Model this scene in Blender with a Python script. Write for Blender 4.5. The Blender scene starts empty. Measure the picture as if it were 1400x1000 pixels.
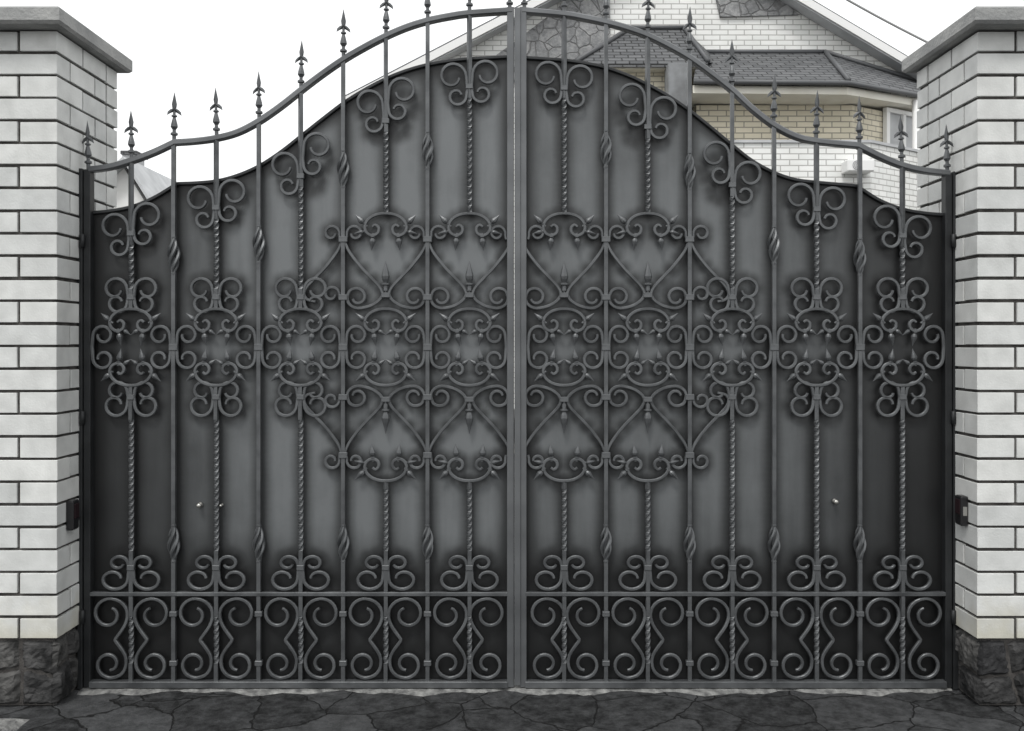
import bpy, bmesh, math, random
from mathutils import Vector, kdtree
random.seed(7)
C = bpy.context.scene.collection
PI = math.pi
D = 4.2; S = 300.0; CX = 707.0; HY = 470.0; ZC = (940-HY)/S; F = S*D
def G(px, py): return ((px-CX)/S, (940-py)/S)
def H(px, py, Y):
    k = (D+Y)/F
    return Vector(((px-CX)*k, Y, ZC+(HY-py)*k))

# ---------------------------------------------------------------- materials
def mat(name, base, rough=0.6, metal=0.0):
    m = bpy.data.materials.new(name); m.use_nodes = True
    b = m.node_tree.nodes['Principled BSDF']
    b.inputs['Base Color'].default_value = (*base, 1); b.inputs['Roughness'].default_value = rough
    b.inputs['Metallic'].default_value = metal
    return m, m.node_tree, b
def nd(t, typ, **kw):
    n = t.nodes.new(typ)
    for k, v in kw.items():
        if k in n.inputs: n.inputs[k].default_value = v
        else: setattr(n, k, v)
    return n
def noise_col(t, b, c0, c1, scale=5, detail=6, lo=.35, hi=.65, vec=None, bump=0.0, bscale=None, dist=.01):
    tc = nd(t, 'ShaderNodeTexCoord')
    n = nd(t, 'ShaderNodeTexNoise'); n.inputs['Scale'].default_value = scale; n.inputs['Detail'].default_value = detail
    t.links.new(tc.outputs['Object'], n.inputs['Vector'])
    r = nd(t, 'ShaderNodeValToRGB')
    r.color_ramp.elements[0].position = lo; r.color_ramp.elements[0].color = (*c0, 1)
    r.color_ramp.elements[1].position = hi; r.color_ramp.elements[1].color = (*c1, 1)
    t.links.new(n.outputs['Fac'], r.inputs['Fac']); t.links.new(r.outputs['Color'], b.inputs['Base Color'])
    if bump:
        n2 = nd(t, 'ShaderNodeTexNoise'); n2.inputs['Scale'].default_value = bscale or scale*8; n2.inputs['Detail'].default_value = 5
        t.links.new(tc.outputs['Object'], n2.inputs['Vector'])
        bp = nd(t, 'ShaderNodeBump'); bp.inputs['Strength'].default_value = bump; bp.inputs['Distance'].default_value = dist
        t.links.new(n2.outputs['Fac'], bp.inputs['Height']); t.links.new(bp.outputs['Normal'], b.inputs['Normal'])
    return tc, r
def mix(t, typ='MIX', fac=1.0):
    n = t.nodes.new('ShaderNodeMix'); n.data_type = 'RGBA'; n.blend_type = typ; n.inputs['Factor'].default_value = fac
    return n   # inputs[6], [7]; outputs[2]
def math_n(t, op, a=None, b=None):
    n = t.nodes.new('ShaderNodeMath'); n.operation = op
    if a is not None: n.inputs[0].default_value = a
    if b is not None: n.inputs[1].default_value = b
    return n

M = {}
m, t, b = mat('iron_paint', (.1,.105,.11), .38, .35); M['iron'] = m
noise_col(t, b, (.055,.058,.061), (.14,.146,.151), 9, 8, .3, .7, bump=.3, bscale=160, dist=.002)
m, t, b = mat('dark_iron', (.03,.031,.033), .5, .3); M['dark'] = m
noise_col(t, b, (.014,.015,.016), (.032,.034,.036), 7, 5, .3, .7, bump=.2, bscale=120, dist=.002)
m, t, b = mat('rail_paint', (.15,.155,.16), .38, .35); M['rail'] = m
noise_col(t, b, (.085,.089,.093), (.16,.166,.172), 4, 8, .3, .7, bump=.15, bscale=120, dist=.002)
# gate sheet, tone per vertex: darker towards ironwork and borders
m, t, b = mat('sheet_paint', (.06,.06,.06), .47, .22); M['sheet'] = m
at = nd(t, 'ShaderNodeAttribute'); at.attribute_name = 'sheet_tone'
tc = nd(t, 'ShaderNodeTexCoord')
mp = nd(t, 'ShaderNodeMapping'); mp.inputs['Scale'].default_value = (6, 1, .8)
t.links.new(tc.outputs['Object'], mp.inputs['Vector'])
n1 = nd(t, 'ShaderNodeTexNoise'); n1.inputs['Scale'].default_value = 3; n1.inputs['Detail'].default_value = 9; n1.inputs['Roughness'].default_value = .6; t.links.new(mp.outputs[0], n1.inputs['Vector'])
n2 = nd(t, 'ShaderNodeTexNoise'); n2.inputs['Scale'].default_value = 3.0; n2.inputs['Detail'].default_value = 9; n2.inputs['Roughness'].default_value = .6; t.links.new(tc.outputs['Object'], n2.inputs['Vector'])
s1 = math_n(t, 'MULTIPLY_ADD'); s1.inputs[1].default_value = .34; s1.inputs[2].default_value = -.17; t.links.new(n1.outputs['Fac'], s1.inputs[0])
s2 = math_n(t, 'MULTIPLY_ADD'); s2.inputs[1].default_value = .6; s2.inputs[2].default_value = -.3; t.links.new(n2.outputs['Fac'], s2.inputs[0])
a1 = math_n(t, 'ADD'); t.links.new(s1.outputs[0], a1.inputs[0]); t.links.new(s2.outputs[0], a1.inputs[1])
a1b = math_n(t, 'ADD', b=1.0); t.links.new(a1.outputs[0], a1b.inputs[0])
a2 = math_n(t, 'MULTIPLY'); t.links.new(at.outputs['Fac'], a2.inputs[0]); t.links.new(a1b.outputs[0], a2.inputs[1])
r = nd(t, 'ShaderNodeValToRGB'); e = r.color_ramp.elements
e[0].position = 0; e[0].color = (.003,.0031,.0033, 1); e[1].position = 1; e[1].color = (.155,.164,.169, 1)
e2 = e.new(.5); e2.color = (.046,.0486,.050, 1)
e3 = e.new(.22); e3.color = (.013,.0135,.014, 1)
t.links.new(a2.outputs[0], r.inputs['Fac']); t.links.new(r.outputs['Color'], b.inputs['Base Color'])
n3 = nd(t, 'ShaderNodeTexNoise'); n3.inputs['Scale'].default_value = 220; t.links.new(tc.outputs['Object'], n3.inputs['Vector'])
bp = nd(t, 'ShaderNodeBump'); bp.inputs['Strength'].default_value = .12; bp.inputs['Distance'].default_value = .002
t.links.new(n3.outputs['Fac'], bp.inputs['Height']); t.links.new(bp.outputs['Normal'], b.inputs['Normal'])
# pillar brick
m, t, b = mat('white_brick', (.6,.6,.6), .8); M['brick'] = m
tc, r = noise_col(t, b, (.57,.575,.565), (.74,.745,.735), 9, 10, .3, .7, bump=.35, bscale=110, dist=.003)
g = nd(t, 'ShaderNodeNewGeometry'); rr = nd(t, 'ShaderNodeValToRGB')
rr.color_ramp.elements[0].color = (.81,.82,.82, 1); rr.color_ramp.elements[1].color = (1,1,.985, 1)
t.links.new(g.outputs['Random Per Island'], rr.inputs['Fac'])
mx = mix(t, 'MULTIPLY'); t.links.new(r.outputs['Color'], mx.inputs[6]); t.links.new(rr.outputs['Color'], mx.inputs[7])
sx = nd(t, 'ShaderNodeSeparateXYZ'); t.links.new(tc.outputs['Object'], sx.inputs[0])
nn = nd(t, 'ShaderNodeTexNoise'); nn.inputs['Scale'].default_value = 6; nn.inputs['Detail'].default_value = 6; t.links.new(tc.outputs['Object'], nn.inputs['Vector'])
mm = math_n(t, 'MULTIPLY_ADD'); mm.inputs[1].default_value = .5; t.links.new(nn.outputs['Fac'], mm.inputs[0]); t.links.new(sx.outputs['Z'], mm.inputs[2])
dr = nd(t, 'ShaderNodeValToRGB'); dr.color_ramp.elements[0].position = .52; dr.color_ramp.elements[0].color = (.84,.81,.72, 1)
dr.color_ramp.elements[1].position = .68; dr.color_ramp.elements[1].color = (1,1,1, 1)
t.links.new(mm.outputs[0], dr.inputs['Fac'])
mx2 = mix(t, 'MULTIPLY'); t.links.new(mx.outputs[2], mx2.inputs[6]); t.links.new(dr.outputs['Color'], mx2.inputs[7])
t.links.new(mx2.outputs[2], b.inputs['Base Color'])
m, t, b = mat('mortar', (.05,.05,.05), .95); M['mortar'] = m
noise_col(t, b, (.038,.035,.033), (.09,.084,.079), 20, 5, bump=.5, bscale=150)
m, t, b = mat('cap_concrete', (.35,.35,.34), .85); M['cap'] = m
noise_col(t, b, (.22,.225,.225), (.40,.40,.39), 6, 10, .3, .7, bump=.5, bscale=70)
m, t, b = mat('dark_stone', (.06,.06,.06), .9); M['stone'] = m; b.inputs['Specular IOR Level'].default_value = .25
tc, r = noise_col(t, b, (.018,.0185,.019), (.105,.105,.105), 13, 10, .34, .7, bump=.9, bscale=45, dist=.012)
g = nd(t, 'ShaderNodeNewGeometry'); rr = nd(t, 'ShaderNodeValToRGB')
rr.color_ramp.elements[0].color = (.45,.45,.47, 1); rr.color_ramp.elements[1].color = (1.4,1.37,1.32, 1)
t.links.new(g.outputs['Random Per Island'], rr.inputs['Fac'])
mx = mix(t, 'MULTIPLY'); t.links.new(r.outputs['Color'], mx.inputs[6]); t.links.new(rr.outputs['Color'], mx.inputs[7]); t.links.new(mx.outputs[2], b.inputs['Base Color'])
m, t, b = mat('pale_concrete', (.2,.2,.2), .95); M['conc'] = m
noise_col(t, b, (.08,.08,.08), (.29,.29,.28), 22, 9, .35, .7, bump=1, bscale=70, dist=.01)
# paving
def crazy(name, scale, c0, c1, joint, w=.03, bumpd=.03, rough=.85, distort=.1, fine=12, cell=.35):
    m, t, b = mat(name, c0, rough); b.inputs['Specular IOR Level'].default_value = .2
    tc = nd(t, 'ShaderNodeTexCoord'); nz = nd(t, 'ShaderNodeTexNoise'); nz.inputs['Scale'].default_value = 3; nz.inputs['Detail'].default_value = 6
    t.links.new(tc.outputs['Object'], nz.inputs['Vector'])
    mv = nd(t, 'ShaderNodeMix'); mv.data_type = 'VECTOR'; mv.inputs[0].default_value = distort
    t.links.new(tc.outputs['Object'], mv.inputs[4]); t.links.new(nz.outputs['Color'], mv.inputs[5])
    v = nd(t, 'ShaderNodeTexVoronoi'); v.feature = 'DISTANCE_TO_EDGE'; v.inputs['Scale'].default_value = scale
    v2 = nd(t, 'ShaderNodeTexVoronoi'); v2.inputs['Scale'].default_value = scale
    for q in (v, v2): t.links.new(mv.outputs[1], q.inputs['Vector'])
    st = nd(t, 'ShaderNodeMapRange'); st.inputs['From Min'].default_value = w*.2; st.inputs['From Max'].default_value = w; t.links.new(v.outputs['Distance'], st.inputs['Value'])
    n = nd(t, 'ShaderNodeTexNoise'); n.inputs['Scale'].default_value = fine; n.inputs['Detail'].default_value = 12; n.inputs['Roughness'].default_value = .75; t.links.new(tc.outputs['Object'], n.inputs['Vector'])
    sc = nd(t, 'ShaderNodeSeparateXYZ'); t.links.new(v2.outputs['Color'], sc.inputs[0])
    ad = math_n(t, 'MULTIPLY_ADD'); ad.inputs[1].default_value = cell; t.links.new(sc.outputs[0], ad.inputs[0])
    n_s = math_n(t, 'MULTIPLY_ADD'); n_s.inputs[1].default_value = 3.0; n_s.inputs[2].default_value = -1.25; t.links.new(n.outputs['Fac'], n_s.inputs[0]); t.links.new(n_s.outputs[0], ad.inputs[2])
    r = nd(t, 'ShaderNodeValToRGB'); r.color_ramp.elements[0].color = (*c0, 1); r.color_ramp.elements[1].color = (*c1, 1); t.links.new(ad.outputs[0], r.inputs['Fac'])
    mx = mix(t); t.links.new(st.outputs[0], mx.inputs[0]); mx.inputs[6].default_value = (*joint, 1); t.links.new(r.outputs['Color'], mx.inputs[7])
    t.links.new(mx.outputs[2], b.inputs['Base Color'])
    hh = math_n(t, 'MULTIPLY_ADD'); hh.inputs[1].default_value = 2.0; t.links.new(n.outputs['Fac'], hh.inputs[0]); t.links.new(st.outputs[0], hh.inputs[2])
    bp = nd(t, 'ShaderNodeBump'); bp.inputs['Strength'].default_value = .9; bp.inputs['Distance'].default_value = bumpd
    t.links.new(hh.outputs[0], bp.inputs['Height']); t.links.new(bp.outputs['Normal'], b.inputs['Normal'])
    return m
M['paving'] = crazy('flagstones', 4.4, (.014,.0145,.015), (.092,.094,.097), (.013,.013,.013), .018, .02, .9, .22, 13, .5)
M['clad'] = crazy('stone_cladding', 5.5, (.20,.205,.21), (.42,.42,.42), (.2,.2,.2), .05, .02)
m, t, b = mat('soil', (.12,.12,.11), .9); M['ground'] = m
noise_col(t, b, (.07,.07,.065), (.16,.155,.15), 2, 8, bump=.5)
def brickmat(name, c1, c2, mo, bw=.25, rh=.08):
    m, t, b = mat(name, c1, .8)
    tc = nd(t, 'ShaderNodeTexCoord'); sx = nd(t, 'ShaderNodeSeparateXYZ'); cb = nd(t, 'ShaderNodeCombineXYZ')
    t.links.new(tc.outputs['Object'], sx.inputs[0])
    ad = math_n(t, 'ADD'); t.links.new(sx.outputs['X'], ad.inputs[0]); t.links.new(sx.outputs['Y'], ad.inputs[1])
    t.links.new(ad.outputs[0], cb.inputs['X']); t.links.new(sx.outputs['Z'], cb.inputs['Y'])
    bk = nd(t, 'ShaderNodeTexBrick'); bk.inputs['Scale'].default_value = 1; bk.inputs['Brick Width'].default_value = bw; bk.inputs['Row Height'].default_value = rh
    bk.inputs['Mortar Size'].default_value = .008; bk.inputs['Mortar Smooth'].default_value = .2
    bk.inputs['Color1'].default_value = (*c1, 1); bk.inputs['Color2'].default_value = (*c2, 1); bk.inputs['Mortar'].default_value = (*mo, 1)
    t.links.new(cb.outputs[0], bk.inputs['Vector'])
    nz = nd(t, 'ShaderNodeTexNoise'); nz.inputs['Scale'].default_value = 1.5; nz.inputs['Detail'].default_value = 8; t.links.new(tc.outputs['Object'], nz.inputs['Vector'])
    cr = nd(t, 'ShaderNodeValToRGB'); cr.color_ramp.elements[0].position = .35; cr.color_ramp.elements[0].color = (.88,.88,.87, 1); cr.color_ramp.elements[1].position = .6; t.links.new(nz.outputs['Fac'], cr.inputs['Fac'])
    mx = mix(t, 'MULTIPLY'); t.links.new(bk.outputs['Color'], mx.inputs[6]); t.links.new(cr.outputs['Color'], mx.inputs[7]); t.links.new(mx.outputs[2], b.inputs['Base Color'])
    bp = nd(t, 'ShaderNodeBump'); bp.inputs['Strength'].default_value = .6; bp.inputs['Distance'].default_value = -.01
    t.links.new(bk.outputs['Fac'], bp.inputs['Height']); t.links.new(bp.outputs['Normal'], b.inputs['Normal'])
    return m
M['hbrick'] = brickmat('house_brick_white', (.87,.87,.85), (.80,.81,.79), (.46,.455,.44))
M['cbrick'] = brickmat('house_brick_cream', (.79,.73,.59), (.70,.65,.52), (.33,.31,.26))
m, t, b = mat('plaster', (.75,.75,.73), .85); M['plaster'] = m
noise_col(t, b, (.70,.70,.68), (.80,.80,.79), 2, 6, bump=.1)
m, t, b = mat('fascia', (.5,.51,.52), .6); M['fascia'] = m
noise_col(t, b, (.40,.41,.42), (.52,.53,.54), 3, 4)
m, t, b = mat('cream_paint', (.7,.66,.55), .6); M['cream'] = m
noise_col(t, b, (.74,.71,.62), (.83,.81,.73), 3, 5)
m, t, b = mat('grey_column', (.16,.17,.18), .7); M['column'] = m
noise_col(t, b, (.17,.175,.18), (.26,.27,.28), 5, 6, bump=.2)
# tile roof
m, t, b = mat('roof_tile', (.05,.052,.056), .6); M['tile'] = m
tc = nd(t, 'ShaderNodeTexCoord'); sx = nd(t, 'ShaderNodeSeparateXYZ'); cb = nd(t, 'ShaderNodeCombineXYZ'); t.links.new(tc.outputs['Object'], sx.inputs[0])
t.links.new(sx.outputs['X'], cb.inputs['X']); t.links.new(sx.outputs['Z'], cb.inputs['Y'])
bk = nd(t, 'ShaderNodeTexBrick'); bk.inputs['Scale'].default_value = 1; bk.inputs['Brick Width'].default_value = .2; bk.inputs['Row Height'].default_value = .07
bk.inputs['Mortar Size'].default_value = .012; bk.inputs['Mortar Smooth'].default_value = .9
bk.inputs['Color1'].default_value = (.075,.078,.083, 1); bk.inputs['Color2'].default_value = (.12,.123,.128, 1); bk.inputs['Mortar'].default_value = (.012,.0125,.013, 1)
t.links.new(cb.outputs[0], bk.inputs['Vector']); t.links.new(bk.outputs['Color'], b.inputs['Base Color'])
bp = nd(t, 'ShaderNodeBump'); bp.inputs['Strength'].default_value = .9; bp.inputs['Distance'].default_value = -.02
t.links.new(bk.outputs['Fac'], bp.inputs['Height']); t.links.new(bp.outputs['Normal'], b.inputs['Normal'])
m, t, b = mat('ridge_metal', (.09,.093,.098), .5); M['ridge'] = m
m, t, b = mat('white_frame', (.78,.78,.77), .4); M['wframe'] = m
m, t, b = mat('black_plastic', (.012,.012,.013), .35); M['plastic'] = m
m, t, b = mat('grey_plastic', (.35,.35,.35), .5); M['grey'] = m
m, t, b = mat('zinc', (.5,.49,.46), .3, .8); M['zinc'] = m
m, t, b = mat('lens', (.02,.01,.012), .08); M['lens'] = m

# ---------------------------------------------------------------- mesh helpers
def finish(name, bm, m, parent=None, loc=(0,0,0), smooth=False):
    me = bpy.data.meshes.new(name)
    bmesh.ops.recalc_face_normals(bm, faces=bm.faces)
    bm.to_mesh(me); bm.free(); me.materials.append(m)
    if smooth:
        for p in me.polygons: p.use_smooth = True
    return link(name, me, parent, loc)
def link(name, me, parent=None, loc=(0,0,0)):
    o = bpy.data.objects.new(name, me); C.objects.link(o)
    if parent is not None:
        o.parent = parent; q = parent; off = Vector((0,0,0))
        while q is not None: off += q.location; q = q.parent
        o.location = Vector(loc)-off
    else: o.location = loc
    return o
def tag(o, label, cat, group=None, kind=None):
    if label: o['label'] = label
    if cat: o['category'] = cat
    if group: o['group'] = group
    if kind: o['kind'] = kind
    return o
def empty(name, loc):
    o = bpy.data.objects.new(name, None); C.objects.link(o); o.location = loc; o.empty_display_size = .1
    return o
def box(bm, x0, x1, y0, y1, z0, z1, bev=0):
    r = bmesh.ops.create_cube(bm, size=1); vs = r['verts']
    for v in vs: v.co = Vector(((x0+x1)/2+v.co.x*(x1-x0), (y0+y1)/2+v.co.y*(y1-y0), (z0+z1)/2+v.co.z*(z1-z0)))
    if bev:
        es = list({e for v in vs for e in v.link_edges})
        bmesh.ops.bevel(bm, geom=es, offset=bev, segments=1, affect='EDGES')
def catmull(pts, n=6):
    out = []; P = [Vector(p) for p in pts]; P = [2*P[0]-P[1]]+P+[2*P[-1]-P[-2]]
    for i in range(1, len(P)-2):
        a, b_, c, d = P[i-1:i+3]
        for k in range(n):
            u = k/n
            out.append(.5*((2*b_)+(-a+c)*u+(2*a-5*b_+4*c-d)*u*u+(-a+3*b_-3*c+d)*u**3))
    out.append(P[-2]); return out
def sweep(bm, pts, w, d, y=0, taper=0, ch=.22):
    pts = [Vector((p[0], p[1])) for p in pts]; rings = []; n = len(pts)
    for i, p in enumerate(pts):
        t_ = (pts[min(i+1, n-1)]-pts[max(i-1, 0)])
        if t_.length < 1e-9: t_ = Vector((1,0))
        t_.normalize(); nr = Vector((-t_.y, t_.x))
        k = 1.0
        if taper:
            e_ = min(i, n-1-i)
            k = 1-taper*max(0, 1-e_/6.0)
        a = w/2*k; c = d/2; q_ = ch*min(w, d)*.9; ca = a-q_; cc = c-q_
        ring = []
        for (u, v) in ((a, -cc), (a, cc), (ca, c), (-ca, c), (-a, cc), (-a, -cc), (-ca, -c), (ca, -c)):
            q = p+nr*u; ring.append(bm.verts.new((q.x, y+v, q.y)))
        rings.append(ring)
    for A, B in zip(rings, rings[1:]):
        for i in range(8): bm.faces.new((A[i], A[(i+1) % 8], B[(i+1) % 8], B[i]))
    bm.faces.new(rings[0]); bm.faces.new(rings[-1][::-1])
def tube(bm, pts, rad, n=6):
    rings = []
    for i, p in enumerate(pts):
        p = Vector(p); t_ = Vector(pts[min(i+1, len(pts)-1)])-Vector(pts[max(i-1, 0)]); t_.normalize()
        up = Vector((0,1,0)) if abs(t_.y) < .9 else Vector((1,0,0))
        a = t_.cross(up).normalized(); b_ = t_.cross(a); rr = rad[i] if isinstance(rad, (list, tuple)) else rad
        rings.append([bm.verts.new(p+(a*math.cos(2*PI*k/n)+b_*math.sin(2*PI*k/n))*rr) for k in range(n)])
    for A, B in zip(rings, rings[1:]):
        for i in range(n): bm.faces.new((A[i], A[(i+1) % n], B[(i+1) % n], B[i]))
    bm.faces.new(rings[0]); bm.faces.new(rings[-1][::-1])
def lathe(bm, prof, n=10, cx=0, cy=0, axis='Z', flat=1.0):
    rings = []
    for (r_, h) in prof:
        ring = []
        for k in range(n):
            a = 2*PI*k/n; x, y = r_*math.cos(a), r_*math.sin(a)*flat
            ring.append(bm.verts.new((cx+x, cy+y, h) if axis == 'Z' else (cx+x, -h, cy+y)))
        rings.append(ring)
    for A, B in zip(rings, rings[1:]):
        for i in range(n): bm.faces.new((A[i], A[(i+1) % n], B[(i+1) % n], B[i]))
    bm.faces.new(rings[0]); bm.faces.new(rings[-1][::-1])
def prism(bm, pts, dvec):
    A = [bm.verts.new(p) for p in pts]; B = [bm.verts.new(Vector(p)+Vector(dvec)) for p in pts]
    bm.faces.new(A); bm.faces.new(B[::-1]); n = len(A)
    for i in range(n): bm.faces.new((A[i], B[i], B[(i+1) % n], A[(i+1) % n]))

# ---------------------------------------------------------------- gate shapes (1 unit = 1/300 m, local to their collar)
def spiral(cx, cy, r0, r1, a0, sw, n=16):
    return [(cx+(r0+(r1-r0)*k/n)*math.cos(a0+sw*k/n), cy+(r0+(r1-r0)*k/n)*math.sin(a0+sw*k/n)) for k in range(n+1)]
def c_path(R, hR, r_, hr, s=1, d=5, turn=350):
    up = spiral(d+R, hR, R, R*.5, PI, -math.radians(turn), 22)
    dn = spiral(d+r_, -hr, r_, r_*.5, PI, math.radians(turn-10), 20)
    pts = dn[::-1]+[(d-1.2, (hR-hr)*.2)]+up
    return [(s*x, y) for x, y in pts]
def arch_half():
    return [(0,52),(10,51),(19,47.5),(26,41),(28.5,32.5),(25,25),(17.5,22),(10.5,25.5),(9.5,32.5),(14,36.5),(18,34)]
def mirror_join(h): return [(-x, y) for x, y in h[::-1]]+h[1:]
PATHS = {
 'top_big': lambda s: c_path(19.5, 20, 13, 7, s, 4),
 'lyre': lambda s: c_path(16.5, 11, 14, 8, s),
 'side': lambda s: c_path(14, 16, 14, 16, s, 5, 375),
 'small': lambda s: [(s*x, y) for x, y in [(4,-2),(5,2)]+spiral(16, 6, 11, 5, PI*.95, -math.radians(350), 18)],
 'arch': lambda s: [(p.x, p.y) for p in catmull(mirror_join(arch_half()), 3)],
 'heart': lambda s: [(s*p.x, p.y) for p in catmull(spiral(39, 68, 14, 6.5, 0, math.radians(340), 10)[::-1][:-1]+[(52.5,65),(48,57),(38,53),(22,56),(10,63),(4.5,72),(8,81.5),(18,92.5),(32,107),(44.5,122.5),(52,134),(55.5,144)], 3)],
 'stay': lambda s: [(s*p.x, p.y) for p in catmull([(20,62),(9,65),(4.5,72),(8,81.5),(18,92.5),(32,107),(44.5,122.5),(52,134),(55.5,144)], 4)],
 'band': lambda s: [(s*p.x, p.y) for p in catmull(
      spiral(27.5, 19, 21.5, 9.5, PI*.45, math.radians(340), 13)[::-1][:-1]+[(31,40.5),(43,36.5),(51.5,27),(53,15),(49.5,4),(43,-6),(37.5,-13.5),(36.6,-16),(38,-19),(44,-27),(50,-37),(51.5,-47),(49,-57),(42,-64.5),(32,-67.5)]
      +spiral(28, -49, 18, 8, -PI*.55, -math.radians(340), 12), 2)],
}
CACHE = {}; KD = []
def scroll(name, path, s, px, py, leaf, flip=1, w=4.2, dep=4.6, yy=-.013):
    key = (path, s, flip)
    pts = [(x/S, flip*y/S) for x, y in PATHS[path](s)]
    if key not in CACHE:
        bm = bmesh.new(); sweep(bm, pts, w/S, dep/S, 0, taper=.2)
        o = finish(name, bm, M['iron'], leaf, (0,0,0)); CACHE[key] = o.data
        bpy.data.objects.remove(o)
    X, Z = G(px, py)
    for (x, z) in pts[::3]: KD.append((X+x, Z+z, 1.0))
    return link(name, CACHE[key], leaf, (X, yy+random.uniform(-.0006, .0006), Z))
def collar(px, py, leaf, w=10, h=7):
    k = ('collar', w, h)
    if k not in CACHE:
        bm = bmesh.new(); box(bm, -w/2/S, w/2/S, -.0125, .0125, -h/2/S, h/2/S, .0022)
        o = finish('collar', bm, M['iron']); CACHE[k] = o.data; bpy.data.objects.remove(o)
    X, Z = G(px, py); return link('collar', CACHE[k], leaf, (X, -.013, Z))
def bud(x, y, ang, L, parent, wd=1.0, name='leaf_bud'):
    """pointed leaf bud on a small neck, pointing at ang (deg, 0=right, 90=up)"""
    k = ('bud', L, wd)
    if k not in CACHE:
        bm = bmesh.new(); q = L/S
        lathe(bm, [(.09*q, -.12*q),(.09*q, .08*q),(.17*q, .12*q),(.17*q, .16*q),(.08*q, .2*q),(.19*q*wd, .34*q),(.22*q*wd, .46*q),(.17*q*wd, .64*q),(.08*q*wd, .86*q),(.01*q, 1.08*q)], 8, flat=.8)
        o = finish(name, bm, M['iron'], smooth=False); CACHE[k] = o.data; bpy.data.objects.remove(o)
    X, Z = G(x, y); o = link(name, CACHE[k], parent, (X, -.0175, Z)); o.rotation_euler = (0, PI/2-math.radians(ang), 0)
    return o
def finial(px, py, parent):
    if 'fin' not in CACHE:
        bm = bmesh.new(); u = 1/S
        lathe(bm, [(2.6*u,-2*u),(2.6*u,6*u),(4.8*u,7*u),(4.8*u,9.5*u),(2.4*u,11*u),(2.2*u,14*u),(4.8*u,18*u),(4.2*u,22*u),(1.9*u,31*u),(3.8*u,32*u),(3.8*u,33.5*u),(1.8*u,35*u),(1.6*u,40*u)], 10)
        out = [(0,34),(2,38),(5.5,36.2),(9.5,33.5),(8.6,38.5),(5.2,42),(2.6,43),(3.4,49),(0,66),(-3.4,49),(-2.6,43),(-5.2,42),(-8.6,38.5),(-9.5,33.5),(-5.5,36.2),(-2,38)]
        for sgn in (-1, 1):
            c = bm.verts.new((0, sgn*2.8*u, 43*u)); vs = [bm.verts.new((x*u, 0, z*u)) for x, z in out]
            for i in range(len(vs)):
                f = (vs[i], vs[(i+1) % len(vs)], c); bm.faces.new(f if sgn < 0 else f[::-1])
        o = finish('finial', bm, M['iron']); CACHE['fin'] = o.data; bpy.data.objects.remove(o)
    X, Z = G(px, py); o = link('finial', CACHE['fin'], parent, (X, -.008, Z)); o.rotation_euler = (random.uniform(-.02,.02), random.uniform(-.025,.025), random.uniform(-.25,.25)); return o
def twist_knot(px, py, parent):
    if 'knot' not in CACHE:
        bm = bmesh.new(); L = 48/S
        for j in range(4):
            pts = []; rad = []
            for k in range(25):
                u = k/24; a = j*PI/2+u*2*PI*.6; r_ = (1.3+4.8*math.sin(PI*u))/S
                pts.append((r_*math.cos(a), r_*math.sin(a), (u-.5)*L)); rad.append((1.1+1.6*math.sin(PI*u))/S)
            tube(bm, pts, rad, 6)
        lathe(bm, [(3.4/S, -L/2-.006),(3.6/S, -L/2),(1.5/S, -L/2+.006)], 8); lathe(bm, [(1.5/S, L/2-.006),(3.6/S, L/2),(3.4/S, L/2+.006)], 8)
        o = finish('twist_knot', bm, M['iron'], smooth=False); CACHE['knot'] = o.data; bpy.data.objects.remove(o)
    X, Z = G(px, py); o = link('twist_knot', CACHE['knot'], parent, (X, -.013, Z)); o.rotation_euler = (0, 0, random.uniform(0, 1.5)); return o
def bar(name, px, y0, y1, leaf, twists=(), hw=2.6):
    X, Z0 = G(px, y1); bm = bmesh.new()
    y = y1; ang = 0; rings = []
    while True:
        z = (y1-y)/S; h = hw/S*1.414
        rings.append([bm.verts.new((h*math.cos(ang+PI/4+k*PI/2), h*math.sin(ang+PI/4+k*PI/2), z)) for k in range(4)])
        if y <= y0: break
        intw = any(ta < y <= tb for ta, tb in twists)
        step = 2.2 if intw else 12
        if not intw:
            for ta, tb in twists:
                if y > tb > y-step: step = max(y-tb, .5)
        ny = max(y0, y-step)
        if intw: ang += (y-ny)*2*PI/36
        y = ny
    for A, B in zip(rings, rings[1:]):
        for i in range(4): bm.faces.new((A[i], A[(i+1) % 4], B[(i+1) % 4], B[i]))
    bm.faces.new(rings[0]); bm.faces.new(rings[-1][::-1])
    yy = y1
    while yy > y0: KD.append((X, (940-yy)/S, .6)); yy -= 8
    return finish(name, bm, M['iron'], leaf, (X, -.013, Z0))

def curve_px(parts, n=8):
    out = []
    for p in parts:
        q = catmull(p, n); out += q if not out else q[1:]
    return [(v.x, v.y) for v in out]
def at_x(c, x):
    for (a, b_) in zip(c, c[1:]):
        if min(a[0], b_[0]) <= x <= max(a[0], b_[0]) and a[0] != b_[0]:
            return a[1]+(b_[1]-a[1])*(x-a[0])/(b_[0]-a[0])
    return c[0][1] if x < c[0][0] else c[-1][1]
RAIL_L = curve_px([[(124,233),(152,229),(180,221),(210,210),(240,196)],[(240,196),(268,194),(297,190),(326,182),(355,167),(384,147),(412,125),(441,103),(470,83),(499,66),(528,51),(556,39),(585,30),(614,24),(642,20),(700,16)]])
RAIL_R = curve_px([[(714,16),(771,21),(800,26),(828,32),(857,40),(885,50),(914,64),(942,80),(971,101),(1000,124),(1028,150),(1057,172),(1086,187),(1115,194),(1172,200)],[(1172,200),(1202,215),(1232,227),(1262,234),(1296,238)]])
EDGE_L = curve_px([[(124,291),(152,288),(181,282),(210,270),(240,252)],[(240,251),(268,250),(297,247),(326,239),(355,226),(384,207),(412,185),(441,162),(470,140),(499,122),(528,107),(556,96),(585,88),(614,83),(642,80),(700,77)]])
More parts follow.
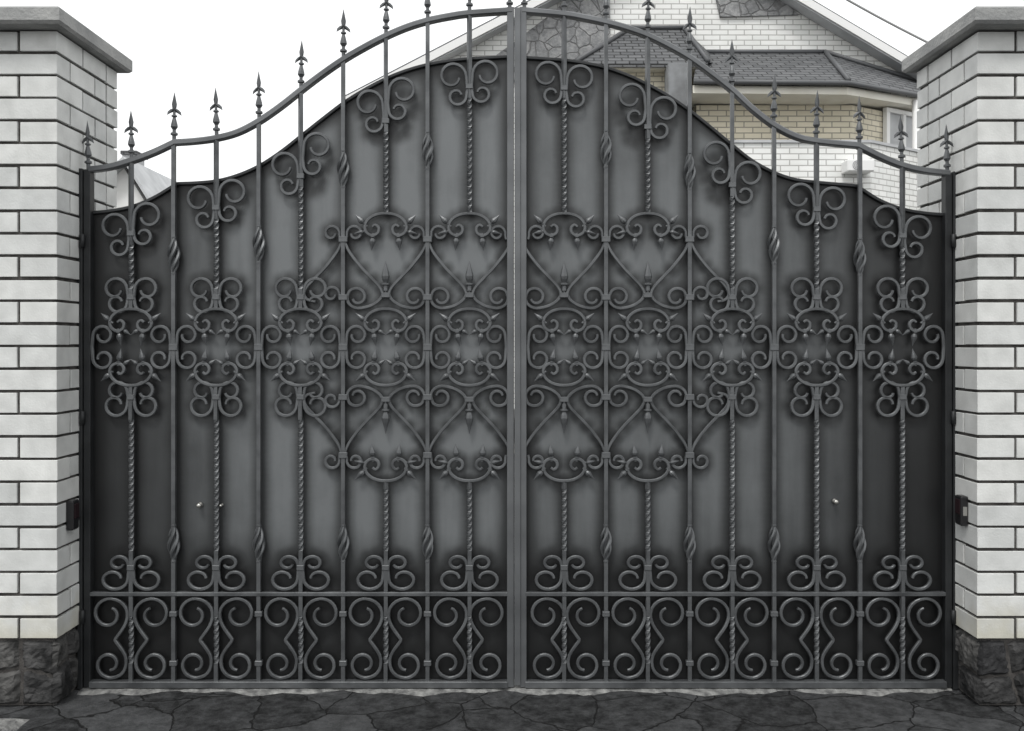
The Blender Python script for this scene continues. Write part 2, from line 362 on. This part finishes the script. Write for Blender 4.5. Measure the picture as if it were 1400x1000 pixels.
EDGE_R = curve_px([[(714,78),(771,82),(800,86),(828,92),(857,102),(885,115),(914,131),(942,150),(971,173),(1000,197),(1028,219),(1057,235),(1086,245),(1115,249),(1172,254)],[(1172,254),(1202,273),(1232,285),(1262,291),(1296,294)]])

def build_leaf(side):
    L = side < 0
    rail, edge = (RAIL_L, EDGE_L) if L else (RAIL_R, EDGE_R)
    A = [181,297,412,528,642] if L else [1232,1115,1000,885,771]
    B = [239,355,470,585] if L else [1174,1057,942,828]
    knots = [350,335,232,207] if L else [352,336,235,205]
    hx = 122 if L else 1294
    mx_ = 700 if L else 714
    X0, _ = G(hx, 940)
    leaf = empty('gate_leaf', (X0, 0, 0))
    out = -1 if L else 1
    def stile(px, top, w, m_, y0=-.024, y1=.02, name='stile'):
        x, z = G(px, top); x1 = w/2/S
        bm = bmesh.new(); box(bm, -x1, x1, y0, y1, .008, z, .002); return finish(name, bm, m_, leaf, (x, 0, 0))
    hs_ = stile(hx, at_x(rail, hx), 9, M['dark'])
    ms = stile(mx_-2 if L else mx_+1, 12, 9.5, M['rail'])
    bm = bmesh.new(); sweep(bm, [G(x, y) for x, y in rail], 8/S, .04, -.006); finish('arched_top_rail', bm, M['rail'], leaf)
    x0, x1 = min(hx, mx_), max(hx, mx_)
    bm = bmesh.new(); sweep(bm, [G(x, y) for x, y in edge], 4.5/S, .022, .012); finish('panel_edge_trim', bm, M['dark'], leaf)
    for nm, ya, yb, dd in (('middle_rail', 808.5, 813.5, .013), ('bottom_rail', 929, 937.5, .022)):
        xa, za = G(x0+4, yb); xb, zb = G(x1-6 if L else x1-4, ya)
        bm = bmesh.new(); box(bm, xa, xb, -.012-dd, .006, za, zb, .0015); finish(nm, bm, M['iron'], leaf)
    for i, px in enumerate(A):
        ty = at_x(rail, px)-3; ey = at_x(edge, px)
        cy = ey + [38, 38, 57, 60, 40][i]
        e1, e2 = (424, 526) if i < 3 else (292, 658)
        br = bar('twisted_bar', px, ty, e1, leaf, [(cy+16, min(e1, 395))])
        lb = bar('twisted_bar', px, e2, 930, leaf, [(575 if i < 3 else 670, 752), (842, 905)])
        finial(px, at_x(rail, px)-4, br)
        collar(px, cy, br)
        for s in (-1, 1):
            ps = px+s*24
            o = scroll('top_scroll', 'top_big', s, px, cy, leaf)
            lift = cy-(at_x(edge, ps)+40+4)
            o.location.z += max(-.05, min(.07, lift/S))
        collar(px, 775, lb)
        for s in (-1, 1): scroll('bottom_scroll', 'top_big', s, px, 775, leaf, flip=-.8)
        for fl in (1, -1):
            a = scroll('arch_scroll', 'arch', 1, px, 475, leaf, flip=fl, yy=-.016)
            for s in (-1, 1):
                bud(px+s*26, 475-fl*34, fl*(90-s*50), 18, a)
                bud(px+s*17, 475-fl*23, fl*(-90-s*10), 20, a)
                bud(px+s*12, 475-fl*25, fl*(-90-s*55), 14, a)
            if i < 3:
                collar(px, 475-fl*68, br if fl > 0 else lb, 10, 7)
                for s in (-1, 1): scroll('lyre_scroll', 'lyre', s, px, 475-fl*68, leaf, flip=fl)
                if i == 2:
                    scroll('heart_scroll', 'stay', -out, px, 475, leaf, flip=fl, yy=-.011)
            else:
                for s in (-1, 1): scroll('heart_scroll', 'heart', s, px, 475, leaf, flip=fl, yy=-.011)
                collar(px, 475-fl*71, leaf, 12, 7)
                bm = bmesh.new(); tube(bm, [(0,0,0),(0,0,fl*12/S)], 2.0/S, 6); X, Z = G(px, 475-fl*73)
                st = finish('bud_stem', bm, M['iron'], leaf, (X, -.013, Z)); bud(px, 475-fl*81, 90*fl, 34, st, .75)
                a = scroll('arch_scroll', 'arch', 1, px, 475-fl*130, leaf, flip=fl, yy=-.016)
                for s in (-1, 1):
                    bud(px+s*27, 475-fl*(130+36), fl*(90-s*45), 19, a)
                    bud(px+s*27, 475-fl*(130+28), (-fl*12 if s > 0 else 180+fl*12), 15, a)
                    bud(px+s*17, 475-fl*(130+23), fl*(-90+s*6), 20, a)
    for i, px in enumerate(B):
        ty = at_x(rail, px)-3
        br = bar('plain_bar', px, ty, 930, leaf)
        finial(px, at_x(rail, px)-4, br)
        twist_knot(px, knots[i], br); twist_knot(px, 742, br)
        collar(px, 475, br, 12, 9)
        for s in (-1, 1): scroll('side_scroll', 'side', s, px, 475, leaf)
        if i >= 2:
            for fl in (1, -1):
                collar(px, 475-fl*68, br, 12, 8); collar(px, 475-fl*147, br, 12, 8)
                for s in (-1, 1): scroll('curl', 'small', s, px, 475-fl*149, leaf, flip=fl)
                if i == 2: scroll('curl', 'small', out, px, 475-fl*66, leaf, flip=fl)
        collar(px, 838, br, 10, 7); collar(px, 905, br, 10, 7)
        for s in (-1, 1): scroll('band_scroll', 'band', s, px, 858, leaf)
    sx_ = hx-out*2
    scroll('side_scroll', 'side', -out, sx_, 475, leaf); scroll('band_scroll', 'band', -out, sx_+out, 858, leaf)
    mm_ = mx_-4 if L else mx_+4
    scroll('side_scroll', 'side', out, mm_, 475, leaf); scroll('band_scroll', 'band', out, mm_, 858, leaf)
    for fl in (1, -1): scroll('curl', 'small', out, mm_, 475-fl*149, leaf, flip=fl)
    finial(hx, at_x(rail, hx)-2, hs_); finial(mx_-3 if L else mx_+3, 14, ms)
    for (kx, ky) in ([(273,691),(303,691)] if L else [(1142,686)]):
        X, Z = G(kx, ky); bm = bmesh.new(); k = .0105 if kx != 303 else .006
        lathe(bm, [(k*1.1, 0),(k*1.1, .004),(k*.5, .006),(k*.5, .014),(k, .018),(k*1.05, .024),(k*.6, .029)], 14, axis='Y')
        finish('knob', bm, M['zinc'], leaf, (X, .010, Z), smooth=True)
    return leaf, edge, x0, x1
LV = [build_leaf(-1), build_leaf(1)]
tag(LV[0][0], 'left leaf of the dark grey wrought iron gate, with two small round knobs', 'gate')
tag(LV[1][0], 'right leaf of the dark grey wrought iron gate, with a single small knob', 'gate')
bm = bmesh.new(); xa, _ = G(703.5, 0); xb, _ = G(711.5, 0); box(bm, xa, xb, -.034, -.026, .02, G(0, 14)[1], .002)
finish('cover_strip', bm, M['rail'], LV[1][0])

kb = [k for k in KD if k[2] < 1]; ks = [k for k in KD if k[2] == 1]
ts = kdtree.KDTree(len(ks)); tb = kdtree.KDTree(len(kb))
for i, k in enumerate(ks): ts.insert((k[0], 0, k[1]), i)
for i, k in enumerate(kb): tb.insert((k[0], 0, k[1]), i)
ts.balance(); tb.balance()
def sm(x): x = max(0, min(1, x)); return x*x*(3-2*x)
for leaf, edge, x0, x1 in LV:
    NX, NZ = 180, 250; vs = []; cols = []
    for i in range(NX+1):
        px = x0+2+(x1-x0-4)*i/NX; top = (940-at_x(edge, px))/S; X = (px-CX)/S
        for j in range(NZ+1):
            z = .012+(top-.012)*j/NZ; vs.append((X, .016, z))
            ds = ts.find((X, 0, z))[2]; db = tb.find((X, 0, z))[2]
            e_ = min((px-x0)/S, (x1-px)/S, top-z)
            a = (.42+.58*sm(ds/.06))*(.45+.55*sm(min(db, .07)/.07))*(.30+.70*sm(e_/.10))  # colour darkens close to scrolls, bars and the sheet border
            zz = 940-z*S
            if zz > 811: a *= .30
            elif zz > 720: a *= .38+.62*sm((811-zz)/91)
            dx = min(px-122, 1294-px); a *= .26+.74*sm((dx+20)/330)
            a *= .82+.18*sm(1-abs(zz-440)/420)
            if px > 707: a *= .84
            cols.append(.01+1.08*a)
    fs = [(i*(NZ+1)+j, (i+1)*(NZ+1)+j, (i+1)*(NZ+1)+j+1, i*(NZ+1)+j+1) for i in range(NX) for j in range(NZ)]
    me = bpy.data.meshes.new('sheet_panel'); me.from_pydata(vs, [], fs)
    at_ = me.attributes.new('sheet_tone', 'FLOAT', 'POINT'); at_.data.foreach_set('value', cols)
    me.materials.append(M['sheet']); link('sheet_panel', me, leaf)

# ---------------------------------------------------------------- gate posts
for s, lab in ((-1, 'slim dark steel hinge post against the left brick pillar'), (1, 'slim dark steel hinge post against the right brick pillar')):
    px = 113 if s < 0 else 1303
    X, Z = G(px, 232 if s < 0 else 236)
    root = empty('gate_post', (X, 0, 0)); tag(root, lab, 'post', 'hinge posts of the gate')
    bm = bmesh.new(); box(bm, -.011, .011, -.03, .03, 0, Z, .002); finish('upright', bm, M['dark'], root, (X, 0, 0))
    for zz in (.3, 1.2, 2.0):
        bm = bmesh.new(); lathe(bm, [(.006, 0),(.011, .002),(.011, .06),(.006, .062)], 10)
        finish('hinge', bm, M['dark'], root, (X-s*.014, -.034, zz), smooth=True)

# ---------------------------------------------------------------- pillars
PX = 1.983; YF = -.23; YB = .37; ZB = .29; ZT = 2.918; NC = 27
def stone_face(bm, o, u, v, w, h, nx, nz, n, dep, rough=.012, gap=.955):
    """rough hewn stones, each a small displaced relief"""
    o, u, v, n = map(Vector, (o, u, v, n))
    gp = [[(o+u*(w*i/nx+(random.uniform(-.36, .36)*w/nx if 0 < i < nx else 0))+v*(h*j/nz+(random.uniform(-.34, .34)*h/nz if 0 < j < nz else 0))) for j in range(nz+1)] for i in range(nx+1)]
    K = 9
    for i in range(nx):
        for j in range(nz):
            q = [gp[i][j], gp[i+1][j], gp[i+1][j+1], gp[i][j+1]]; c = sum(q, Vector())/4
            q = [c+(p-c)*gap for p in q]; d_ = dep*random.uniform(.6, 1.4)
            tx, tz = random.uniform(-.5, .5), random.uniform(-.5, .5); px_, pz_ = random.uniform(0, 6), random.uniform(0, 6)
            gv = []
            for a in range(K+1):
                row = []
                for b_ in range(K+1):
                    fu, fv = a/K, b_/K
                    p = (q[0]*(1-fu)+q[1]*fu)*(1-fv)+(q[3]*(1-fu)+q[2]*fu)*fv
                    ed = min(fu, 1-fu, fv, 1-fv)
                    if ed <= 0: hgt = -.006
                    else: hgt = d_*(.8+.2*min(1, ed*4))*(1+tx*(fu-.5)+tz*(fv-.5))+rough*(.45*math.sin(fu*5+px_)*math.cos(fv*4+pz_)+random.uniform(-.35, .35))
                    jt = random.uniform(-.004, .004)
                    row.append(bm.verts.new(p+n*hgt+u*jt+v*jt))
                gv.append(row)
            for a in range(K):
                for b_ in range(K):
                    bm.faces.new((gv[a][b_], gv[a+1][b_], gv[a+1][b_+1], gv[a][b_+1]))
def pillar(s, label):
    root = empty('brick_pillar', (s*(PX+.3), .07, 0)); tag(root, label, 'pillar', 'brick gate pillars')
    def X(d): return s*(PX+d)
    def bx(bm, d0, d1, y0, y1, z0, z1, bev=0):
        a, b_ = sorted((X(d0), X(d1))); box(bm, a, b_, y0, y1, z0, z1, bev)
    bm = bmesh.new(); bx(bm, .012, .588, YF+.012, YB-.012, ZB, ZT); finish('mortar', bm, M['mortar'], root)
    bm = bmesh.new(); ch = (ZT-ZB)/NC; g_ = .0066
    for c in range(NC):
        z0 = ZB+c*ch+g_; z1 = ZB+(c+1)*ch-g_
        if c % 2: fr = [0, .26, .43, .6]; dep = .12
        else: fr = [0, .165, .43, .6]; dep = .24
        def jb(d0, d1, y0, y1):
            j = lambda: random.uniform(-.0018, .0018)
            gg = g_
            bx(bm, d0+(gg+j()*.6 if d0 > 0 else j()), d1-(gg+j()*.6 if d1 < .6 else j()), y0+(gg if y0 > YF+.001 else j()), y1-(gg if y1 < YB-.001 else j()), z0+j(), z1+j(), .0014)
        for k in range(3):
            dd = dep if k in (0, 2) else .12
            jb(fr[k], fr[k+1], YF, YF+dd)
            jb(fr[k], fr[k+1], YB-.12, YB)
        ys = [dep, .48] if c % 2 == 0 else [.12, .36, .48]
        for a_, b_ in zip(ys, ys[1:]):
            jb(0, .165, YF+a_, YF+b_); jb(.435, .6, YF+a_, YF+b_)
    finish('brickwork', bm, M['brick'], root)
    bm = bmesh.new(); ov = .055
    x0, x1 = sorted((X(-ov), X(.6+ov))); y0, y1 = YF-.09, YB+.05
    ym = (y0+y1)/2; xm = (x0+x1)/2
    P0 = [(x0+.012,y0+.012,ZT),(x1-.012,y0+.012,ZT),(x1-.012,y1-.012,ZT),(x0+.012,y1-.012,ZT)]
    P1 = [(x0,y0,ZT+.012),(x1,y0,ZT+.012),(x1,y1,ZT+.012),(x0,y1,ZT+.012)]
    P2 = [(x0,y0,ZT+.064),(x1,y0,ZT+.064),(x1,y1,ZT+.064),(x0,y1,ZT+.064)]
    P3 = [(x0+.008,y0+.008,ZT+.072),(x1-.008,y0+.008,ZT+.072),(x1-.008,y1-.008,ZT+.072),(x0+.008,y1-.008,ZT+.072)]
    R = [[bm.verts.new(p) for p in r_] for r_ in (P0, P1, P2, P3)]
    for a_, b_ in zip(R, R[1:]):
        for k in range(4): bm.faces.new((a_[k], a_[(k+1) % 4], b_[(k+1) % 4], b_[k]))
    bm.faces.new(R[0][::-1]); tp = bm.verts.new((xm, ym, ZT+.15))
    for k in range(4): bm.faces.new((R[3][k], R[3][(k+1) % 4], tp))
    finish('cap', bm, M['cap'], root)
    bm = bmesh.new(); bx(bm, .022, .58, YF+.022, YB-.01, 0, ZB-.002); finish('plinth_core', bm, M['mortar'], root)
    bm = bmesh.new()
    stone_face(bm, (min(X(.006), X(.594)), YF+.018, 0), (1,0,0), (0,0,1), .588, ZB-.004, 4, 2, (0,-1,0), .018, .010, .93)
    stone_face(bm, (X(.018), YF+.006, 0), (0,1,0), (0,0,1), .58, ZB-.004, 4, 2, (-s,0,0), .018, .010, .93)
    finish('stone_plinth', bm, M['stone'], root)
    return root
pillar(-1, 'left white brick gate pillar with a concrete cap and dark stone plinth')
pillar(1, 'right white brick gate pillar with a concrete cap and dark stone plinth')

# ---------------------------------------------------------------- photocells
def sensor(s, yc, zc_, label):
    root = empty('photocell_sensor', (s*PX, yc, zc_-.065)); tag(root, label, 'sensor', 'photocells on the pillars')
    bm = bmesh.new(); a, b_ = sorted((s*PX, s*(PX-.034))); box(bm, a, b_, yc-.03, yc+.03, zc_-.065, zc_+.065, .006); finish('housing', bm, M['plastic'], root)
    bm = bmesh.new(); a, b_ = sorted((s*(PX-.034), s*(PX-.038))); box(bm, a, b_, yc-.02, yc+.02, zc_-.015, zc_+.05, .0015); finish('lens', bm, M['lens'], root)
    if s > 0:
        bm = bmesh.new(); a, b_ = sorted((s*(PX-.008), s*(PX-.026))); box(bm, a, b_, yc-.0325, yc-.0295, zc_-.02, zc_+.02, .001)
        finish('metal_plate', bm, M['zinc'], root)
sensor(-1, -.125, .81, 'small black photocell box on the inner side of the left brick pillar')
sensor(1, -.125, .83, 'small black photocell box with a metal plate on the right brick pillar')

# ---------------------------------------------------------------- ground
def plane(name, x0, x1, y0, y1, z, m_, kind='structure', n=1):
    bm = bmesh.new(); bmesh.ops.create_grid(bm, x_segments=n, y_segments=n, size=.5)
    for v in bm.verts: v.co = Vector(((x0+x1)/2+v.co.x*(x1-x0), (y0+y1)/2+v.co.y*(y1-y0), z))
    o = finish(name, bm, m_); o['kind'] = kind; return o
plane('ground', -400, 400, -300, 600, -.012, M['ground'])
plane('pavement', -6, 6, -8, 9, -.004, M['paving'])
random.seed(3)
bm = bmesh.new(); N = 160
fr = []
for k in range(N+1):
    x = -1.97+3.94*k/N
    y = -.045-.02*math.sin(k*.23)-.015*math.sin(k*.61+1)+random.uniform(-.006, .006)
    fr.append((bm.verts.new((x, y-.02, -.006)), bm.verts.new((x, y, .004+random.uniform(-.0015, .0015))), bm.verts.new((x, .09, .005))))
for A_, B_ in zip(fr, fr[1:]):
    for q in range(2): bm.faces.new((A_[q], B_[q], B_[q+1], A_[q+1]))
o = finish('threshold', bm, M['conc']); o['kind'] = 'structure'
bm = bmesh.new(); stone_face(bm, (-3.0, -.95, -.01), (1,0,0), (0,1,0), 1.0, .64, 2, 1, (0,0,1), .03, .005)
o = finish('kerb', bm, M['conc']); o['kind'] = 'structure'

# ---------------------------------------------------------------- house behind
YH = 10.0
house = empty('brick_house', tuple(H(930, 470, YH).xy)+(0,)); tag(house, 'white brick house with a stone clad gable and dark tiled bay roofs behind the gate', 'house')
def poly(name, pts, Y, dy, m_, parent=house):
    bm = bmesh.new(); q = [H(x, y, Y) for x, y in pts]
    prism(bm, q, (0, dy, 0)); return finish(name, bm, m_, parent)
poly('wall', [(520,560),(520,125),(931,-88),(1350,160),(1350,560)], YH, 6, M['hbrick'])
YV = 9.72
def slope(a, b_):
    A_, B_ = H(a[0], a[1], YV), H(b_[0], b_[1], YV); Z = Vector((0,0,1)); o_ = Vector((0,-.03,0))
    rf_ = bmesh.new(); prism(rf_, [A_+Z*.0, B_+Z*.0, B_+Z*.03, A_+Z*.03], (0, 8, 0)); rf = finish('roof', rf_, M['ridge'], house)
    bm = bmesh.new(); prism(bm, [A_-Z*.13+o_, B_-Z*.13+o_, B_-Z*.003+o_, A_-Z*.003+o_], (0, .04, 0)); finish('verge_board', bm, M['wframe'], rf)
    bm = bmesh.new(); prism(bm, [A_-Z*.155, B_-Z*.155, B_-Z*.135, A_-Z*.135], (0, .26, 0)); finish('soffit', bm, M['fascia'], rf)
slope((470,134), (931,-105)); slope((931,-105), (1360,150))
poly('stone_cladding', [(628,112),(700,60),(760,14),(800,-30),(834,0),(834,60),(800,78),(800,112)], YH-.05, .045, M['clad'])
poly('stone_cladding', [(975,-20),(1045,-20),(1092,20),(985,23)], YH-.05, .045, M['clad'])
bm = bmesh.new()
E = [H(788,86,8.9), H(968,86,8.9)]; T = [H(862,40,9.95), H(935,40,9.95)]; dl = Vector((0,0,.06))
ve = [bm.verts.new(p) for p in E]; vt = [bm.verts.new(p) for p in T]; vl = [bm.verts.new(p-dl) for p in E]
bm.faces.new((ve[0], ve[1], vt[1], vt[0])); bm.faces.new((vl[0], vl[1], ve[1], ve[0]))
bl = [bm.verts.new(H(775, 86, 9.95)), bm.verts.new(H(985, 86, 9.95))]
bm.faces.new((bl[0], ve[0], vt[0])); bm.faces.new((ve[1], bl[1], vt[1])); pr = finish('porch_roof', bm, M['tile'], house)
for a_, b_ in ((E[0], T[0]), (E[1], T[1]), (T[0], T[1])):
    bm = bmesh.new(); tube(bm, [a_+Vector((0,-.01,.02)), b_+Vector((0,-.01,.02))], .035, 8); finish('hip_ridge', bm, M['ridge'], pr, smooth=True)
poly('porch_wall', [(812,88),(930,88),(930,470),(812,470)], 9.15, .8, M['cbrick'])
poly('porch_soffit', [(795,88),(962,88),(962,94),(795,94)], 8.95, 1, M['cream'])
poly('column', [(914,86),(945,86),(945,470),(914,470)], 8.7, .35, M['column'])
Yb = 8.3
bm = bmesh.new()
e0 = H(948, 110, Yb); e1 = H(1160, 112, Yb); e2 = H(1262, 130, 9.3); t0 = H(955, 73, 9.9); t1 = H(1128, 73, 9.9); t2 = H(1280, 120, 9.95)
V = [bm.verts.new(p) for p in (e0, e1, e2, t0, t1, t2)]
bm.faces.new((V[0], V[1], V[4], V[3])); bm.faces.new((V[1], V[2], V[5], V[4]))
dn = Vector((0,0,-.05)); W = [bm.verts.new(p+dn) for p in (e0, e1, e2)]
bm.faces.new((W[0], W[1], V[1], V[0])); bm.faces.new((W[1], W[2], V[2], V[1]))
bro = finish('bay_roof', bm, M['tile'], house)
for a_, b_ in ((e1, t1), (t0, t1), (t1, t2)):
    bm = bmesh.new(); tube(bm, [a_+Vector((0,-.01,.02)), b_+Vector((0,-.01,.02))], .035, 8); finish('hip_ridge', bm, M['ridge'], bro, smooth=True)
bm = bmesh.new(); tube(bm, [e0+Vector((0,-.04,-.03)), e1+Vector((0,-.04,-.03)), e2+Vector((0,-.04,-.03))], .035, 8); finish('gutter', bm, M['ridge'], bro, smooth=True)
bm = bmesh.new(); d1 = Vector((0,0,-.055)); d2 = Vector((0,0,-.16)); ins = Vector((0,.05,0))
tops = [e0+d1+ins, e1+d1+ins, e2+d1+ins]; bots = [p-d1+d2 for p in tops]
v1 = [bm.verts.new(p) for p in tops]; v2 = [bm.verts.new(p) for p in bots]
k0 = bm.verts.new((e0.x, 9.95, bots[0].z)); k2 = bm.verts.new((e2.x, 9.95, bots[2].z)); k1 = bm.verts.new((e1.x, 9.95, bots[1].z))
bm.faces.new((v1[0], v1[1], v2[1], v2[0])); bm.faces.new((v1[1], v1[2], v2[2], v2[1]))
bm.faces.new((v2[0], v2[1], k1, k0)); bm.faces.new((v2[1], v2[2], k2, k1)); finish('bay_soffit', bm, M['cream'], house)
def wallstrip(name, pl, z0, z1, th, m_, parent=house):
    bm = bmesh.new()
    for (a, b_) in zip(pl, pl[1:]):
        a = Vector(a); b_ = Vector(b_)
        prism(bm, [(a.x, a.y, z0), (b_.x, b_.y, z0), (b_.x, b_.y, z1), (a.x, a.y, z1)], (0, th, 0))
    return finish(name, bm, m_, parent)
zb_top = e1.z-.16
wx0 = H(952, 0, 8.9).x; wx1 = H(1165, 0, 8.9).x; wx2 = H(1262, 0, 9.6).x
wallstrip('bay_wall', [(wx0, 8.9), (wx1, 8.9), (wx2, 9.7)], 0, zb_top, .2, M['cbrick'])
py1 = H(0, 196, 8.4).z
px0 = H(1000, 0, 8.4).x; px1 = H(1190, 0, 8.4).x; px2 = H(1275, 0, 9.1).x
wallstrip('balcony_parapet', [(px0, 8.4), (px1, 8.4), (px2, 9.2)], 0, py1, .12, M['hbrick'])
wallstrip('balcony_coping', [(px0-.03, 8.37), (px1+.01, 8.37), (px2, 9.17)], py1+.003, py1+.04, .18, M['fascia'])
a2 = Vector((wx1, 8.9, 0)); b2 = Vector((wx2, 9.7, 0)); dr_ = (b2-a2); Ln = dr_.length; an = math.atan2(dr_.y, dr_.x)
zt = H(0, 150, 9.3).z; zbm = H(0, 235, 9.3).z
bm = bmesh.new(); u0, u1 = Ln*.42, Ln*.95
for (p, q, r1, r2) in ((u0, u1, zbm, zbm+.06), (u0, u1, zt-.06, zt), (u0, u0+.07, zbm+.05, zt-.05), (u1-.07, u1, zbm+.05, zt-.05), ((u0+u1)/2-.03, (u0+u1)/2+.03, zbm+.05, zt-.05)):
    box(bm, p, q, -.09, -.02, r1, r2)
wo = finish('window', bm, M['wframe'], house, (wx1, 8.9, 0)); wo.rotation_euler = (0,0,an)
bm = bmesh.new(); box(bm, u0+.02, u1-.02, -.05, -.03, zbm+.02, zt-.02); po = finish('pane', bm, M['fascia'], None); po.parent = wo
bm = bmesh.new(); p = H(1248, 140, 9.3); tube(bm, [(p.x, 9.2, 0), (p.x, 9.2, p.z)], .05, 10); finish('downpipe', bm, M['wframe'], house, smooth=True)
# AC unit
a = H(1157, 235, 8.2); b_ = H(1194, 219, 8.2)
ac = empty('air_conditioner', ((a.x+b_.x)/2, 8.3, a.z)); tag(ac, 'small white air conditioner unit hung below the balcony of the brick house', 'air conditioner')
bm = bmesh.new(); box(bm, a.x, b_.x, 8.15, 8.397, a.z, b_.z, .012); finish('casing', bm, M['wframe'], ac)
bm = bmesh.new(); cx = a.x+(b_.x-a.x)*.36; cz = (a.z+b_.z)/2
for rr_ in (.02, .04, .06):
    tube(bm, [(cx+rr_*math.cos(q*PI/10), 8.146, cz+rr_*math.sin(q*PI/10)) for q in range(21)], .004, 5)
finish('fan_grille', bm, M['column'], ac)
# cable
bm = bmesh.new(); p0 = H(1090, -40, 7.5); p1 = H(1300, 74, 7.5); pts = [p0.lerp(p1, k/12)-Vector((0,0,.03*math.sin(PI*k/12))) for k in range(13)]
tube(bm, pts, .016, 6); o = finish('cable', bm, M['grey'], smooth=True); tag(o, 'thin grey overhead cable slanting down past the right side of the brick house', 'cable')

# small neighbouring house on the left
Yn = 14
nh = empty('small_house', tuple(H(120, 470, Yn).xy)+(0,)); tag(nh, 'small pale house with a chimney glimpsed between the left pillar and the gate', 'house')
poly('wall', [(40,560),(40,330),(168,228),(232,330),(232,560)], Yn, 5, M['plaster'], nh)
for (a, b_) in (((20,350),(168,220)), ((168,220),(238,332))):
    A_, B_ = H(a[0], a[1], Yn-.3), H(b_[0], b_[1], Yn-.3); bm = bmesh.new(); dz = Vector((0,0,.09)); prism(bm, [A_, B_, B_+dz, A_+dz], (0, 5, 0)); finish('roof', bm, M['fascia'], nh)
ch_ = poly('chimney', [(167,232),(167,211),(184,211),(184,246)], Yn+.6, .5, M['fascia'], nh)
poly('chimney_cap', [(164.5,211),(164.5,206),(186.5,206),(186.5,211)], Yn+.55, .6, M['tile'], ch_)

# ---------------------------------------------------------------- light, world, camera
w = bpy.data.worlds.new('World'); bpy.context.scene.world = w; w.use_nodes = True
t = w.node_tree; bg = t.nodes['Background']
sky = t.nodes.new('ShaderNodeTexSky'); sky.sky_type = 'NISHITA'; sky.sun_disc = False
EL, AZ = math.radians(58), math.radians(200)
sky.sun_elevation = EL; sky.sun_rotation = AZ; sky.dust_density = 5; sky.air_density = 1
hs = t.nodes.new('ShaderNodeHueSaturation'); hs.inputs['Saturation'].default_value = .1
t.links.new(sky.outputs[0], hs.inputs['Color'])
mx = mix(t, 'MIX', .78); t.links.new(hs.outputs[0], mx.inputs[6]); mx.inputs[7].default_value = (12.7, 12.85, 12.9, 1)
t.links.new(mx.outputs[2], bg.inputs['Color']); bg.inputs['Strength'].default_value = .12
sd = bpy.data.lights.new('sun', 'SUN'); sd.energy = 1.5; sd.angle = math.radians(12); sd.color = (1, .985, .955)
so = bpy.data.objects.new('sun', sd); C.objects.link(so)
dv = Vector((math.sin(AZ)*math.cos(EL), math.cos(AZ)*math.cos(EL), math.sin(EL)))
so.rotation_euler = dv.to_track_quat('Z', 'Y').to_euler()
cam = bpy.data.cameras.new('camera'); co = bpy.data.objects.new('camera', cam); C.objects.link(co)
co.location = (0, -D, ZC); co.rotation_euler = (PI/2, 0, 0)
cam.sensor_width = 36; cam.lens = F/1400*36; cam.shift_x = -7/1400; cam.shift_y = -30/1400; cam.clip_end = 2000
bpy.context.scene.camera = co
vs_ = bpy.context.scene.view_settings; vs_.view_transform = 'Standard'; vs_.look = 'None'; vs_.exposure = 0
